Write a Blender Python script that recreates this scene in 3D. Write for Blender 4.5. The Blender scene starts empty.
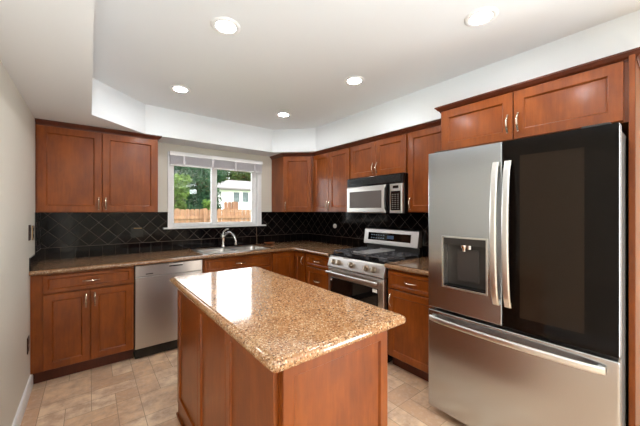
import bpy, bmesh, math, random
from mathutils import Vector, Matrix
from math import radians as R, sin, cos, pi
random.seed(7)
sc = bpy.context.scene
COL = sc.collection

# ------------------------------------------------------------------ camera
TH = 0.667; HC = 1.364
cam_d = bpy.data.cameras.new('camera'); cam = bpy.data.objects.new('camera', cam_d); COL.objects.link(cam)
cam_d.sensor_width = 36.0; cam_d.lens = 36.0 * 293.0 / 640.0
cam_d.shift_y = -2.0 / 640.0
cam_d.clip_start = 0.02; cam_d.clip_end = 300
cam.location = (0, 0, HC); cam.rotation_euler = (R(90), 0, -TH)
sc.camera = cam

# ------------------------------------------------------------------ exposure, world, sun
sc.view_settings.view_transform = 'Standard'; sc.view_settings.look = 'None'
sc.view_settings.exposure = 0.1; sc.view_settings.gamma = 1.0
sc.view_settings.use_curve_mapping = False
W = bpy.data.worlds.new('sky'); sc.world = W; W.use_nodes = True
wn = W.node_tree; wn.nodes.clear()
wo = wn.nodes.new('ShaderNodeOutputWorld'); wb = wn.nodes.new('ShaderNodeBackground')
wb.inputs['Color'].default_value = (0.93, 0.97, 1.0, 1); wb.inputs['Strength'].default_value = 6.5
wn.links.new(wb.outputs[0], wo.inputs[0])
sd = bpy.data.lights.new('sun', 'SUN'); sd.energy = 1.6; sd.angle = R(3); sd.color = (1, .95, .88)
sun = bpy.data.objects.new('sun', sd); COL.objects.link(sun)
sun.rotation_euler = (R(48), 0, R(-25))      # travels towards +Y: lights the yard, reaches the room only from the rear
LAMP = 175.0                                  # emission strength of the ceiling lamps' diffusers
def portal(name, loc, rot, sx, sy):
    d = bpy.data.lights.new(name, 'AREA'); d.shape = 'RECTANGLE'; d.size = sx; d.size_y = sy
    d.cycles.is_portal = True
    o = bpy.data.objects.new(name, d); COL.objects.link(o); o.location = loc; o.rotation_euler = rot
portal('window_portal', (1.29, 3.86, 1.62), (R(-90), 0, 0), 1.15, 0.85)
def area(name, loc, rot, sx, sy, watts, col):
    d = bpy.data.lights.new(name, 'AREA'); d.shape = 'RECTANGLE'; d.size = sx; d.size_y = sy; d.energy = watts; d.color = col
    o = bpy.data.objects.new(name, d); COL.objects.link(o); o.location = loc; o.rotation_euler = rot; return o
area('added_door_fill', (2.60, -1.75, 1.1), (0, R(90), 0), 1.9, 1.7, 150, (.88, .95, 1))      # added fill lamp in front of the added glazed door
area('rear_ceiling_fill', (1.1, -2.6, 1.6), (R(180), 0, 0), 1.2, 1.2, 30, (.88, .94, 1))      # added fill lamp behind the camera, aimed up at the ceiling
fl = bpy.data.lights.new('bounce_flash', 'SPOT'); fl.energy = 205; fl.spot_size = R(76); fl.spot_blend = .6; fl.shadow_soft_size = .25; fl.color = (.80, .92, 1)
flo = bpy.data.objects.new('bounce_flash', fl); COL.objects.link(flo); flo.location = (.0, -1.0, 1.05)     # the photographer's flash, fired up at the kitchen ceiling
flo.rotation_euler = Vector((1.2, 3.3, 3.2)).to_track_quat('-Z', 'Y').to_euler()

# ------------------------------------------------------------------ dimensions from the photograph
XL = -0.358; XR = 2.66; YB = 3.724; YREAR = -5.4
ZS = 2.138; ZC = 2.437; ZCT = 0.9075; ZCB = 1.351
YBF = 3.13; YCF = 3.084; XBF = 2.0465; XCF = 2.01; YUF = 3.401; XUF = 2.332
SY0 = 2.4195; SY1 = 1.6546       # stove
YE = 1.165                       # where the right run meets the fridge surround

# ------------------------------------------------------------------ materials
def srgb(r, g, b):
    f = lambda c: (c / 255 / 12.92) if c / 255 <= 0.04045 else ((c / 255 + 0.055) / 1.055) ** 2.4
    return (f(r), f(g), f(b), 1)
class NT:
    def __init__(s, name):
        s.m = bpy.data.materials.new(name); s.m.use_nodes = True; s.t = s.m.node_tree
        s.t.nodes.clear()
        s.out = s.t.nodes.new('ShaderNodeOutputMaterial')
    def n(s, kind, **kw):
        nd = s.t.nodes.new('ShaderNode' + kind)
        for k, v in kw.items():
            if hasattr(nd, k): setattr(nd, k, v)
            else: nd.inputs[k.replace('_', ' ')].default_value = v
        return nd
    def l(s, a, b): s.t.links.new(a, b)
    def coord(s, scale=(1, 1, 1), rot=(0, 0, 0), which='Object'):
        tc = s.n('TexCoord'); mp = s.n('Mapping'); mp.inputs['Scale'].default_value = scale
        mp.inputs['Rotation'].default_value = rot
        s.l(tc.outputs[which], mp.inputs[0]); return mp.outputs[0]
    def noise(s, vec, scale, detail=3, rough=.5):
        n = s.n('TexNoise'); n.inputs['Scale'].default_value = scale; n.inputs['Detail'].default_value = detail
        n.inputs['Roughness'].default_value = rough
        if vec: s.l(vec, n.inputs['Vector'])
        return n.outputs['Fac']
    def ramp(s, fac, stops, interp='LINEAR'):
        r = s.n('ValToRGB'); e = r.color_ramp; e.interpolation = interp
        while len(e.elements) < len(stops): e.elements.new(.5)
        for el, (p, c) in zip(e.elements, stops): el.position = p; el.color = c
        s.l(fac, r.inputs[0]); return r.outputs[0]
    def math(s, op, a, b=None, c=None):
        m = s.n('Math'); m.operation = op
        for i, v in enumerate((a, b, c)):
            if v is None: continue
            if isinstance(v, (int, float)): m.inputs[i].default_value = v
            else: s.l(v, m.inputs[i])
        return m.outputs[0]
    def mix(s, fac, a, b, mode='MIX'):
        m = s.n('Mix'); m.data_type = 'RGBA'; m.blend_type = mode
        for sock, v in ((m.inputs[0], fac), (m.inputs[6], a), (m.inputs[7], b)):
            if isinstance(v, (int, float, tuple)): sock.default_value = v
            else: s.l(v, sock)
        return m.outputs[2]
    def bsdf(s, color=None, rough=.5, metal=0., coat=0., coat_rough=.1, bump=None, bump_s=.1, spec=.5, bdist=.002):
        b = s.n('BsdfPrincipled')
        if isinstance(color, tuple): b.inputs['Base Color'].default_value = color
        elif color is not None: s.l(color, b.inputs['Base Color'])
        if isinstance(rough, (int, float)): b.inputs['Roughness'].default_value = rough
        else: s.l(rough, b.inputs['Roughness'])
        b.inputs['Metallic'].default_value = metal
        b.inputs['Coat Weight'].default_value = coat; b.inputs['Coat Roughness'].default_value = coat_rough
        b.inputs['Specular IOR Level'].default_value = spec
        if bump is not None:
            bp = s.n('Bump'); bp.inputs['Strength'].default_value = bump_s; bp.inputs['Distance'].default_value = bdist
            s.l(bump, bp.inputs['Height']); s.l(bp.outputs[0], b.inputs['Normal'])
        s.l(b.outputs[0], s.out.inputs[0]); return b

def plain(name, col, rough=.5, metal=0., **kw):
    t = NT(name); t.bsdf(col, rough, metal, **kw); return t.m
def m_paint(name, col, rough=.6, bump=.15):
    t = NT(name); v = t.coord()
    c = t.mix(t.noise(v, 1.3, 2), tuple(x * .97 for x in col[:3]) + (1,), col)
    t.bsdf(c, rough, bump=t.noise(v, 180, 3), bump_s=bump, bdist=.001); return t.m
def m_wood(name, dark, mid, light, rough=.32):
    t = NT(name)
    tc = t.n('TexCoord'); info = t.n('ObjectInfo')
    add = t.n('VectorMath', operation='ADD'); t.l(tc.outputs['Object'], add.inputs[0])
    cm = t.n('CombineXYZ'); sc_ = t.math('MULTIPLY', info.outputs['Random'], 31.0)
    for i in range(3): t.l(sc_, cm.inputs[i])
    t.l(cm.outputs[0], add.inputs[1])
    mp = t.n('Mapping'); mp.inputs['Scale'].default_value = (1, 1, .09); t.l(add.outputs[0], mp.inputs[0])
    g = t.noise(mp.outputs[0], 55, 6, .6)
    mp2 = t.n('Mapping'); mp2.inputs['Scale'].default_value = (1, 1, .45); t.l(add.outputs[0], mp2.inputs[0])
    blot = t.noise(mp2.outputs[0], 7, 4, .6)
    f = t.math('ADD', t.math('MULTIPLY', g, .35), t.math('MULTIPLY', blot, .65))
    c = t.ramp(f, [(.28, dark), (.5, mid), (.72, light)])
    t.bsdf(c, rough, coat=.22, coat_rough=.14, bump=g, bump_s=.02, bdist=.001, spec=.3); return t.m
def m_granite(name, rough=.09, dim=None):
    t = NT(name); v = t.coord()
    big = t.noise(v, 12, 3, .6)
    base = t.ramp(big, [(.3, srgb(158, 114, 78)), (.55, srgb(176, 132, 92)), (.75, srgb(190, 150, 110))])
    n1 = t.noise(v, 110, 3, .65)
    c = t.mix(t.ramp(n1, [(.50, (0, 0, 0, 1)), (.62, (.7, .7, .7, 1))]), base, srgb(156, 102, 58))
    vo = t.n('TexVoronoi'); vo.inputs['Scale'].default_value = 210; t.l(v, vo.inputs['Vector'])
    sep = t.n('SeparateColor'); t.l(vo.outputs['Color'], sep.inputs[0])
    c = t.mix(t.ramp(sep.outputs[0], [(.80, (0, 0, 0, 1)), (.83, (.8, .8, .8, 1))]), c, srgb(84, 56, 38))
    c = t.mix(t.ramp(sep.outputs[1], [(.84, (0, 0, 0, 1)), (.88, (.6, .6, .6, 1))]), c, srgb(236, 206, 166))
    n2 = t.noise(v, 48, 4, .7)
    c = t.mix(t.ramp(n2, [(.58, (0, 0, 0, 1)), (.68, (.4, .4, .4, 1))]), c, srgb(120, 78, 46))
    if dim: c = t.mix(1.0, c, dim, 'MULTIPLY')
    t.bsdf(c, rough, spec=.8); return t.m
def m_steel(name, col=srgb(196, 192, 188), rough=.28, axis=2):
    t = NT(name); s = [260, 260, 260]; s[axis] = 3
    v = t.coord(tuple(s)); n = t.noise(v, 1, 3, .6)
    r = t.math('MULTIPLY_ADD', n, .03, rough - .015)
    b = t.bsdf(col, r, 1.0)
    b.inputs['Anisotropic'].default_value = .75
    vt = t.n('VectorTransform'); vt.vector_type = 'VECTOR'; vt.convert_from = 'OBJECT'; vt.convert_to = 'WORLD'
    vt.inputs[0].default_value = (1, 0, 0) if axis == 0 else (0, 0, 1); t.l(vt.outputs[0], b.inputs['Tangent'])
    return t.m
def m_emit(name, col, s):
    t = NT(name); e = t.n('Emission'); e.inputs[0].default_value = col; e.inputs[1].default_value = s
    t.l(e.outputs[0], t.out.inputs[0]); return t.m
def m_glass(name, tint=(1, 1, 1, 1), rough=0.0):
    t = NT(name); tr = t.n('BsdfTransparent'); tr.inputs[0].default_value = tint
    gl = t.n('BsdfGlossy'); gl.inputs['Roughness'].default_value = rough
    fr = t.n('Fresnel'); fr.inputs[0].default_value = 1.45
    mx = t.n('MixShader'); t.l(fr.outputs[0], mx.inputs[0]); t.l(tr.outputs[0], mx.inputs[1]); t.l(gl.outputs[0], mx.inputs[2])
    t.l(mx.outputs[0], t.out.inputs[0]); return t.m

def m_tile(name, horiz):                     # horiz: 'X' or 'Y' is the axis along the wall (world = object coordinates)
    t = NT(name); tc = t.n('TexCoord'); sp = t.n('SeparateXYZ'); t.l(tc.outputs['Object'], sp.inputs[0])
    h = sp.outputs[horiz]; z = sp.outputs['Z']
    S = .1075; zsp = ZCT + S + .004
    def lines(a, per, w):                    # 1 on a joint
        fr = t.math('FRACT', t.math('DIVIDE', a, per))
        d = t.math('MINIMUM', fr, t.math('SUBTRACT', 1.0, fr))
        return t.math('LESS_THAN', d, w / per)
    zz = t.math('SUBTRACT', z, zsp)
    a = t.math('MULTIPLY', t.math('ADD', h, zz), .70711); b = t.math('MULTIPLY', t.math('SUBTRACT', h, zz), .70711)
    diag = t.math('MAXIMUM', lines(a, S, .0016), lines(b, S, .0016))
    st = lines(h, S, .0016)
    up = t.math('GREATER_THAN', zz, 0.0)
    g = t.math('ADD', t.math('MULTIPLY', diag, up), t.math('MULTIPLY', t.math('MULTIPLY', st, .45), t.math('SUBTRACT', 1.0, up)))
    border = t.math('LESS_THAN', t.math('ABSOLUTE', zz), .002)
    g = t.math('MAXIMUM', g, border)
    cid = t.n('CombineXYZ'); t.l(t.math('FLOOR', t.math('DIVIDE', a, S)), cid.inputs[0]); t.l(t.math('FLOOR', t.math('DIVIDE', b, S)), cid.inputs[1])
    wn_ = t.n('TexWhiteNoise'); t.l(cid.outputs[0], wn_.inputs[0])
    tcol = t.mix(wn_.outputs[0], srgb(9, 6, 7), srgb(19, 13, 13))
    c = t.mix(g, tcol, srgb(82, 73, 65))
    rough = t.math('MULTIPLY_ADD', g, .25, .09)
    # each glazed tile is slightly pillowed
    def pill(a_):
        fr = t.math('FRACT', t.math('DIVIDE', a_, S)); return t.math('MULTIPLY', fr, t.math('SUBTRACT', 1.0, fr))
    wob = t.noise(tc.outputs['Object'], 9, 2)
    hgt = t.math('SUBTRACT', t.math('ADD', t.math('MULTIPLY', wob, .6), t.math('MULTIPLY', t.math('MINIMUM', pill(a), pill(b)), .6)), t.math('MULTIPLY', g, .25))
    t.bsdf(c, rough, bump=hgt, bump_s=.22, bdist=.003, spec=.25); return t.m

def m_floor():
    t = NT('floor_stone_tile'); at = t.n('Attribute', attribute_name='tint'); v = t.coord()
    base = t.ramp(at.outputs['Fac'], [(0, srgb(204, 164, 130)), (.35, srgb(226, 188, 150)), (.7, srgb(234, 202, 166)), (1, srgb(240, 216, 186))])
    n = t.noise(v, 9, 6, .65); n2 = t.noise(v, 34, 4, .6)
    c = t.mix(t.ramp(n, [(.38, (1, 1, 1, 1)), (.62, (0, 0, 0, 1))]), base, srgb(196, 160, 132))
    c = t.mix(t.ramp(n2, [(.5, (0, 0, 0, 1)), (.75, (.45, .45, .45, 1))]), c, srgb(224, 204, 184))
    t.bsdf(c, t.math('MULTIPLY_ADD', n, .12, .27), bump=n2, bump_s=.08, bdist=.002, spec=.45); return t.m

WOOD = m_wood('stained_maple', srgb(99, 43, 9), srgb(128, 62, 13), srgb(153, 80, 21))
WOOD_DK = m_wood('maple_dark_and_shaded', srgb(66, 27, 12), srgb(84, 35, 15), srgb(100, 44, 20), .4)  # dark wood of the toe kicks; on the crown, shade put into the colour
GRAN = m_granite('polished_granite'); GRAN_B = m_granite('perimeter_granite_dimmed', .14, (.70, .70, .74, 1))  # perimeter tops: the island granite pattern multiplied darker
STEEL = m_steel('brushed_steel'); STEEL_H = m_steel('brushed_steel_horizontal', axis=0, rough=.3)
STEEL_P = plain('satin_steel', srgb(224, 222, 218), .33, 1.0)
CHROME = plain('chrome', srgb(225, 225, 226), .06, 1.0)
NICKEL = plain('satin_nickel', srgb(212, 196, 176), .25, 1.0)
BLACK = plain('black_enamel', srgb(12, 12, 13), .18)
BLACK_M = plain('matte_black', srgb(16, 16, 17), .5)
IRON = plain('cast_iron', srgb(92, 91, 94), .25, .3)
GLASSBLK = plain('black_glass', srgb(15, 13, 12), .03, spec=.5)
GREYP = plain('dark_grey_plastic', srgb(44, 41, 39), .35)
WHITEP = plain('white_vinyl', srgb(238, 238, 238), .35)
PLASTIC_W = plain('white_plastic', srgb(236, 232, 224), .35)
WALLP = m_paint('warm_grey_wall_paint', srgb(212, 207, 194), .55)
CEILP = m_paint('white_ceiling_paint', srgb(228, 231, 232), .7)
TRIMW = m_paint('white_trim_paint', srgb(236, 236, 234), .35, .03)
BRONZE = plain('dark_bronze', srgb(46, 30, 20), .35, .6)
BRASS = plain('aged_brass', srgb(150, 120, 80), .3, 1.0)
TILE_X = m_tile('black_glazed_tile_back', 'X'); TILE_Y = m_tile('black_glazed_tile_side', 'Y')
FLOORM = m_floor(); GROUT = plain('grout', srgb(168, 140, 116), .8)
GLASS = m_glass('clear_window_glass')
LAMPM = m_emit('lamp_diffuser', (.97, .98, 1, 1), LAMP)

# ------------------------------------------------------------------ mesh helpers
class MB:
    def __init__(s): s.v = []; s.f = []; s.sm = []
    def add(s, vs, fs, smooth=False):
        o = len(s.v); s.v += [tuple(v) for v in vs]; s.f += [tuple(i + o for i in f) for f in fs]; s.sm += [smooth] * len(fs); return s
    def box(s, x0, x1, y0, y1, z0, z1, b=0.0):
        if x0 > x1: x0, x1 = x1, x0
        if y0 > y1: y0, y1 = y1, y0
        if z0 > z1: z0, z1 = z1, z0
        if b <= 0:
            return s.add([(x0, y0, z0), (x1, y0, z0), (x1, y1, z0), (x0, y1, z0), (x0, y0, z1), (x1, y0, z1), (x1, y1, z1), (x0, y1, z1)],
                         [(3, 2, 1, 0), (4, 5, 6, 7), (0, 1, 5, 4), (1, 2, 6, 5), (2, 3, 7, 6), (3, 0, 4, 7)])
        b = min(b, (x1 - x0) / 2.01, (y1 - y0) / 2.01, (z1 - z0) / 2.01)
        bm = bmesh.new(); bmesh.ops.create_cube(bm, size=1)
        for v in bm.verts: v.co = Vector(((x0 + x1) / 2 + v.co.x * (x1 - x0), (y0 + y1) / 2 + v.co.y * (y1 - y0), (z0 + z1) / 2 + v.co.z * (z1 - z0)))
        bmesh.ops.bevel(bm, geom=bm.edges[:], offset=b, segments=2, affect='EDGES', profile=.5)
        bm.verts.index_update()
        s.add([v.co[:] for v in bm.verts], [[v.index for v in f.verts] for f in bm.faces]); bm.free(); return s
    def loft(s, rings, closed=True, caps=True, smooth=False):
        o = len(s.v); n = len(rings[0]); fs = []
        vs = [p for r in rings for p in r]
        for i in range(len(rings) - 1):
            for j in range(n if closed else n - 1):
                k = (j + 1) % n; fs.append((i * n + j, i * n + k, (i + 1) * n + k, (i + 1) * n + j))
        m = [smooth] * len(fs)
        if caps:
            fs.append(tuple(reversed(range(n)))); fs.append(tuple((len(rings) - 1) * n + j for j in range(n))); m += [False, False]
        s.v += [tuple(v) for v in vs]; s.f += [tuple(i + o for i in f) for f in fs]; s.sm += m; return s
    def tube(s, pts, r, seg=12, sx=1.0, up=(0, 0, 1)):   # r number or list; sx flattens along the binormal
        pts = [Vector(p) for p in pts]; rings = []
        for i, p in enumerate(pts):
            d = (pts[min(i + 1, len(pts) - 1)] - pts[max(i - 1, 0)]).normalized()
            u = Vector(up)
            if abs(d.dot(u)) > .95: u = Vector((1, 0, 0)) if abs(d.x) < .9 else Vector((0, 1, 0))
            a = d.cross(u).normalized(); b = d.cross(a).normalized()
            rr = r[i] if isinstance(r, (list, tuple)) else r
            rings.append([p + a * rr * sx * cos(2 * pi * k / seg) + b * rr * sin(2 * pi * k / seg) for k in range(seg)])
        return s.loft(rings, True, True, True)
    def lathe(s, prof, c=(0, 0, 0), axis='Z', seg=28, smooth=True):     # prof [(r,h)]
        rings = []
        for r, h in prof:
            r = max(r, 1e-4)
            ring = []
            for k in range(seg):
                a = 2 * pi * k / seg; x, y = r * cos(a), r * sin(a)
                p = {'Z': (x, y, h), 'Y': (x, h, y), 'X': (h, x, y)}[axis]
                ring.append((c[0] + p[0], c[1] + p[1], c[2] + p[2]))
            rings.append(ring)
        return s.loft(rings, True, True, smooth)
    def rectloft(s, x0, x1, z0, z1, prof):    # prof [(inset, y)] rectangles in an XZ plane, for doors and frames
        return s.loft([[(x0 + i, y, z0 + i), (x1 - i, y, z0 + i), (x1 - i, y, z1 - i), (x0 + i, y, z1 - i)] for i, y in prof])
    def prism(s, poly, z0, z1):
        return s.loft([[(x, y, z0) for x, y in poly], [(x, y, z1) for x, y in poly]])
    def sweep(s, path, prof, closed=False):   # path [(x,y)], prof [(off,z)] closed outline, off to the right of travel; mitred
        P = [Vector(p) for p in path]; n = len(P); rings = []
        for i in range(n):
            if closed: a = (P[i] - P[i - 1]).normalized(); b = (P[(i + 1) % n] - P[i]).normalized()
            else:
                a = (P[i] - P[i - 1]).normalized() if i else (P[1] - P[0]).normalized()
                b = (P[i + 1] - P[i]).normalized() if i < n - 1 else a
            na = Vector((a.y, -a.x)); nb = Vector((b.y, -b.x)); m = (na + nb)
            m = m / max(m.dot(na), 1e-3)
            rings.append([(P[i].x + m.x * o, P[i].y + m.y * o, z) for o, z in prof])
        if closed: rings.append(rings[0]); return s.loft(rings, True, False)
        return s.loft(rings, True, True)
    def build(s, name, mat, parent=None, **props):
        me = bpy.data.meshes.new(name); me.from_pydata(s.v, [], s.f); me.update()
        bm = bmesh.new(); bm.from_mesh(me); bmesh.ops.recalc_face_normals(bm, faces=bm.faces[:])
        for f, q in zip(bm.faces, s.sm): f.smooth = q
        if any(s.sm):
            for e in bm.edges:
                lf = e.link_faces
                if len(lf) == 2 and (not (lf[0].smooth and lf[1].smooth) or lf[0].normal.angle(lf[1].normal, 0) > R(40)): e.smooth = False
        bm.to_mesh(me); bm.free()
        me.materials.append(mat)
        o = bpy.data.objects.new(name, me); COL.objects.link(o)
        if parent is not None: o.parent = parent
        for k, v in props.items(): o[k] = v
        return o
def thing(name, label, cat, loc=(0, 0, 0), rz=0., group=None):
    o = bpy.data.objects.new(name, None); COL.objects.link(o); o.empty_display_size = .1
    o.location = loc; o.rotation_euler = (0, 0, rz); o['label'] = label; o['category'] = cat
    if group: o['group'] = group
    return o
def struct(name, mb, mat, parent=None):
    o = mb.build(name, mat, parent)
    if parent is None: o['kind'] = 'structure'
    return o
def one(name, label, cat, mb, mat, loc=None, group=None):
    o = mb.build(name, mat); o['label'] = label; o['category'] = cat
    if group: o['group'] = group
    if loc: o.location = loc
    return o
def copy_tree(o, parent=None, loc=None, label=None):
    c = o.copy(); COL.objects.link(c)
    if parent is not None: c.parent = parent
    if loc is not None: c.location = loc
    if label: c['label'] = label
    for ch in list(o.children): copy_tree(ch, c)
    return c

# ------------------------------------------------------------------ the room
WX0, WX1, WZ0, WZ1 = .757, 1.832, 1.175, 1.99      # window opening
# wall with a hole
def wall_hole_y(name, y0, y1, x0, x1, z0, z1, hx0, hx1, hz0, hz1, mat):
    m = MB()
    m.box(x0, hx0, y0, y1, z0, z1); m.box(hx1, x1, y0, y1, z0, z1)
    m.box(hx0, hx1, y0, y1, z0, hz0); m.box(hx0, hx1, y0, y1, hz1, z1)
    return struct(name, m, mat)
wall_hole_y('wall_back', YB, YB + .15, XL - .1, XR + .1, 0, ZC + .1, WX0, WX1, WZ0, WZ1, WALLP)
struct('wall_left', MB().box(XL - .1, XL, YREAR - .1, YB, 0, ZC + .1), WALLP)
PY0, PY1, PZ1 = -2.7, -.8, 2.05                     # glazed door added unseen behind the camera to let in light
m = MB()
m.box(XR, XR + .1, YREAR - .1, PY0, 0, ZC + .1); m.box(XR, XR + .1, PY1, YB, 0, ZC + .1)
m.box(XR, XR + .1, PY0, PY1, 0, .02); m.box(XR, XR + .1, PY0, PY1, PZ1, ZC + .1)
struct('wall_right', m, WALLP)
struct('wall_rear', MB().box(XL, XR, YREAR - .1, YREAR, 0, ZC + .1), WALLP)
pm = (PY0 + PY1) / 2
d = struct('added_door_1', MB().box(XR + .02, XR + .08, PY0, PY0 + .06, .02, PZ1).box(XR + .02, XR + .08, PY1 - .06, PY1, .02, PZ1)
           .box(XR + .02, XR + .08, pm - .03, pm + .03, .02, PZ1).box(XR + .02, XR + .08, PY0 + .06, PY1 - .06, PZ1 - .06, PZ1), WHITEP)
MB().box(XR + .045, XR + .05, PY0 + .06, PY1 - .06, .02, PZ1 - .06).build('added_door_glass', GLASS, d)
struct('ceiling', MB().box(XL - .1, XR + .1, YREAR - .1, YB, ZC, ZC + .1), CEILP)
# dropped soffit around the raised ceiling: left, chamfered back, right
A_, B_, C_, D_ = (.015, 2.985), (.442, 3.40), (1.90, 3.43), (2.304, 3.02)
struct('ceiling_soffit', MB().prism([(XL, YREAR), (A_[0], YREAR), A_, B_, C_, D_, (D_[0], YREAR), (XR, YREAR), (XR, YB), (XL, YB)], ZS, ZC), CEILP)
# floor: a grout bed with individual stone-look tiles of mixed sizes as its surface
struct('floor', MB().box(XL - .1, XR + .1, YREAR - .1, YB + .1, -.1, -.002), GROUT)
CELL = .14
nx = int((XR - XL) / CELL) + 2; ny = int((YB - YREAR) / CELL) + 2
used = [[False] * ny for _ in range(nx)]
fm = MB(); tints = []
rnd = random.Random(3)
for j in range(ny):
    for i in range(nx):
        if used[i][j]: continue
        opts = [(2, 2), (2, 1), (1, 2), (1, 1), (2, 1), (1, 2)]
        rnd.shuffle(opts)
        for (a, b) in opts + [(1, 1)]:
            if i + a <= nx and j + b <= ny and not any(used[i + p][j + q] for p in range(a) for q in range(b)): break
        for p in range(a):
            for q in range(b): used[i + p][j + q] = True
        g = .0017; x0 = XL - .05 + i * CELL; y0 = YREAR - .05 + j * CELL
        fm.add([(x0 + g, y0 + g, 0), (x0 + a * CELL - g, y0 + g, 0), (x0 + a * CELL - g, y0 + b * CELL - g, 0), (x0 + g, y0 + b * CELL - g, 0)], [(0, 1, 2, 3)])
        tints.append(rnd.random())
fo = struct('floor_tiles', fm, FLOORM, bpy.data.objects['floor'])
at = fo.data.attributes.new('tint', 'FLOAT', 'FACE'); at.data.foreach_set('value', tints)
fo.data.materials[0] = FLOORM

# baseboard
struct('baseboard_left', MB().sweep([(XL, 3.19), (XL, YREAR)], [(0, 0), (-.014, 0), (-.014, .075), (-.008, .10), (0, .105)]), TRIMW)

# backsplash tile
def splash(name, label, poly_boxes, mat):
    m = MB()
    for b in poly_boxes: m.box(*b)
    return one(name, label, 'backsplash', m, mat)
T = .009
splash('tile_backsplash', 'black glazed diagonal tile backsplash on the window wall, behind the sink and left counter',
       [(XL + T, WX0 - .052, YB - T, YB - .0006, ZCT, 1.352), (WX0 - .052, WX1 + .05, YB - T, YB - .0006, ZCT, 1.155), (WX1 + .05, XR - T, YB - T, YB - .0006, ZCT, 1.352)], TILE_X)
splash('tile_backsplash', 'black glazed diagonal tile backsplash behind the stove and under the microwave',
       [(XR - T, XR - .0006, SY0 + .001, YB, ZCT, 1.352), (XR - T, XR - .0006, SY1, SY0 + .001, .86, 1.352), (XR - T, XR - .0006, YE, SY1, ZCT, 1.352)], TILE_Y)
splash('tile_backsplash', 'narrow black tile return on the left side wall beside the outlet',
       [(XL, XL + T, YUF + .002, YB, ZCT, 1.352), (XL, XL + T, YCF + .02, YUF + .002, ZCT, ZCT + .1)], TILE_Y)

# ------------------------------------------------------------------ window and what is seen through it
wf = struct('window_1', MB().sweep([(0, 0)] * 0 or [(WX0, YB), (WX1, YB)], [(-.001, WZ0 - .001)] * 0 or [(0, WZ1), (.018, WZ1), (.022, WZ1 + .045), (.02, WZ1 + .055), (0, WZ1 + .055)])
            .box(WX0 - .052, WX0, YB - .02, YB, WZ0, WZ1 + .055, .003).box(WX1, WX1 + .05, YB - .02, YB, WZ0, WZ1 + .055, .003)
            .box(WX0 - .0005, WX0 + .006, YB - .012, YB + .07, WZ0, WZ1).box(WX1 - .006, WX1, YB - .012, YB + .07, WZ0, WZ1)
            .box(WX0, WX1, YB - .012, YB + .07, WZ1 - .006, WZ1), WHITEP)
MB().box(WX0 - .1, WX1 + .11, YB - .045, YB + .07, WZ0 - .018, WZ0, .004).build('window_sill', TRIMW, wf)
YG = YB + .075
xm = 1.268
def sash(x0, x1, y, wl, wr, w, name):
    o = MB().box(x0, x0 + wl, y, y + .03, WZ0, WZ1, .003).box(x1 - wr, x1, y, y + .03, WZ0, WZ1, .003).box(x0 + wl, x1 - wr, y, y + .03, WZ0, WZ0 + w, .003).box(x0 + wl, x1 - wr, y, y + .03, WZ1 - w, WZ1, .003).build(name, WHITEP, wf)
    MB().box(x0 + wl, x1 - wr, y + .013, y + .017, WZ0 + w, WZ1 - w).build('window_pane', GLASS, o)
sash(WX0 + .006, 1.29, YG, .026, .065, .045, 'window_sash'); sash(1.215, WX1 - .006, YG - .035, .07, .062, .045, 'window_sash')

# raised mini blind, hung over the casing
BX0, BX1 = WX0 - .042, WX1 + .04; BW = BX1 - BX0
bl = thing('window_blind', 'white horizontal blind raised to the top of the kitchen window', 'blind', (BX0, YB - .023, 2.047))
MB().box(0, BW, -.045, -.0, -.05, 0, .004).box(-.002, BW + .002, -.052, -.045, -.046, -.004, .002).build('headrail', WHITEP, bl)
ts = NT('blind_slat'); d1 = ts.n('BsdfDiffuse'); d1.inputs[0].default_value = srgb(240, 238, 240); t1 = ts.n('BsdfTranslucent'); t1.inputs[0].default_value = srgb(240, 238, 240)
mx = ts.n('MixShader'); mx.inputs[0].default_value = .5; ts.l(d1.outputs[0], mx.inputs[1]); ts.l(t1.outputs[0], mx.inputs[2]); ts.l(mx.outputs[0], ts.out.inputs[0])
m = MB()
for k in range(22): m.box(.006, BW - .006, -.044 + (k % 2) * .003, -.010, -.0545 - k * .0042, -.0522 - k * .0042)
m.build('slat', ts.m, bl, kind='stuff')
MB().box(.004, BW - .004, -.043, -.010, -.162, -.146, .004).build('bottom_rail', WHITEP, bl)
for f in (.13, .42, .67, .9): MB().box(BW * f - .012, BW * f + .012, -.0465, -.0455, -.162, -.05).build('ladder_tape', plain('tape_grey', srgb(208, 204, 208), .6) if f < .2 else bpy.data.materials['tape_grey'], bl)
one('pull_cord', 'thin brown pull cord hanging down from the window sill behind the sink', 'cord',
    MB().tube([(0, 0, 1.16), (.003, 0, 1.05), (.006, .0, .93)], .0028, 8).lathe([(.001, .93), (.006, .926), (.006, .912), (.001, .908)], (.006, 0, 0)), plain('cord_brown', srgb(110, 84, 60), .6), (1.80, YB - .03, .0))

# ------------------------------------------------------------------ cabinets
DT = .02
def add_door(parent, x0, x1, z0, z1, name='door', rail=.058, handle=None, mat=WOOD, hl=.105):
    """shaker front in the plane y = -DT..0 of the parent; handle = ('v'|'h', x, z)"""
    d = MB().rectloft(x0, x1, z0, z1, [(.0, 0), (0, -DT + .003), (.003, -DT), (rail - .003, -DT), (rail, -DT + .002), (rail + .004, -DT + .009), (rail + .006, -DT + .010)]).build(name, mat, parent)
    if handle:
        o, hx, hz = handle; N = 12; pts = []; rr = []
        for i in range(N + 1):
            t = i / N; s_ = (t - .5) * hl; out = .006 + .024 * sin(pi * t) ** .7
            pts.append((hx, -DT - out, hz + s_) if o == 'v' else (hx + s_, -DT - out, hz)); rr.append(.0042 + .0018 * sin(pi * t))
        h = MB().tube(pts, rr, 10, 1.25)
        for e in (-1, 1):
            p = (hx, 0, hz + e * hl * .5) if o == 'v' else (hx + e * hl * .5, 0, hz)
            h.tube([(p[0], -DT + .001, p[2]), (p[0], -DT - .01, p[2])], .0055, 10)
        h.build('handle', NICKEL, d)
    return d
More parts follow.
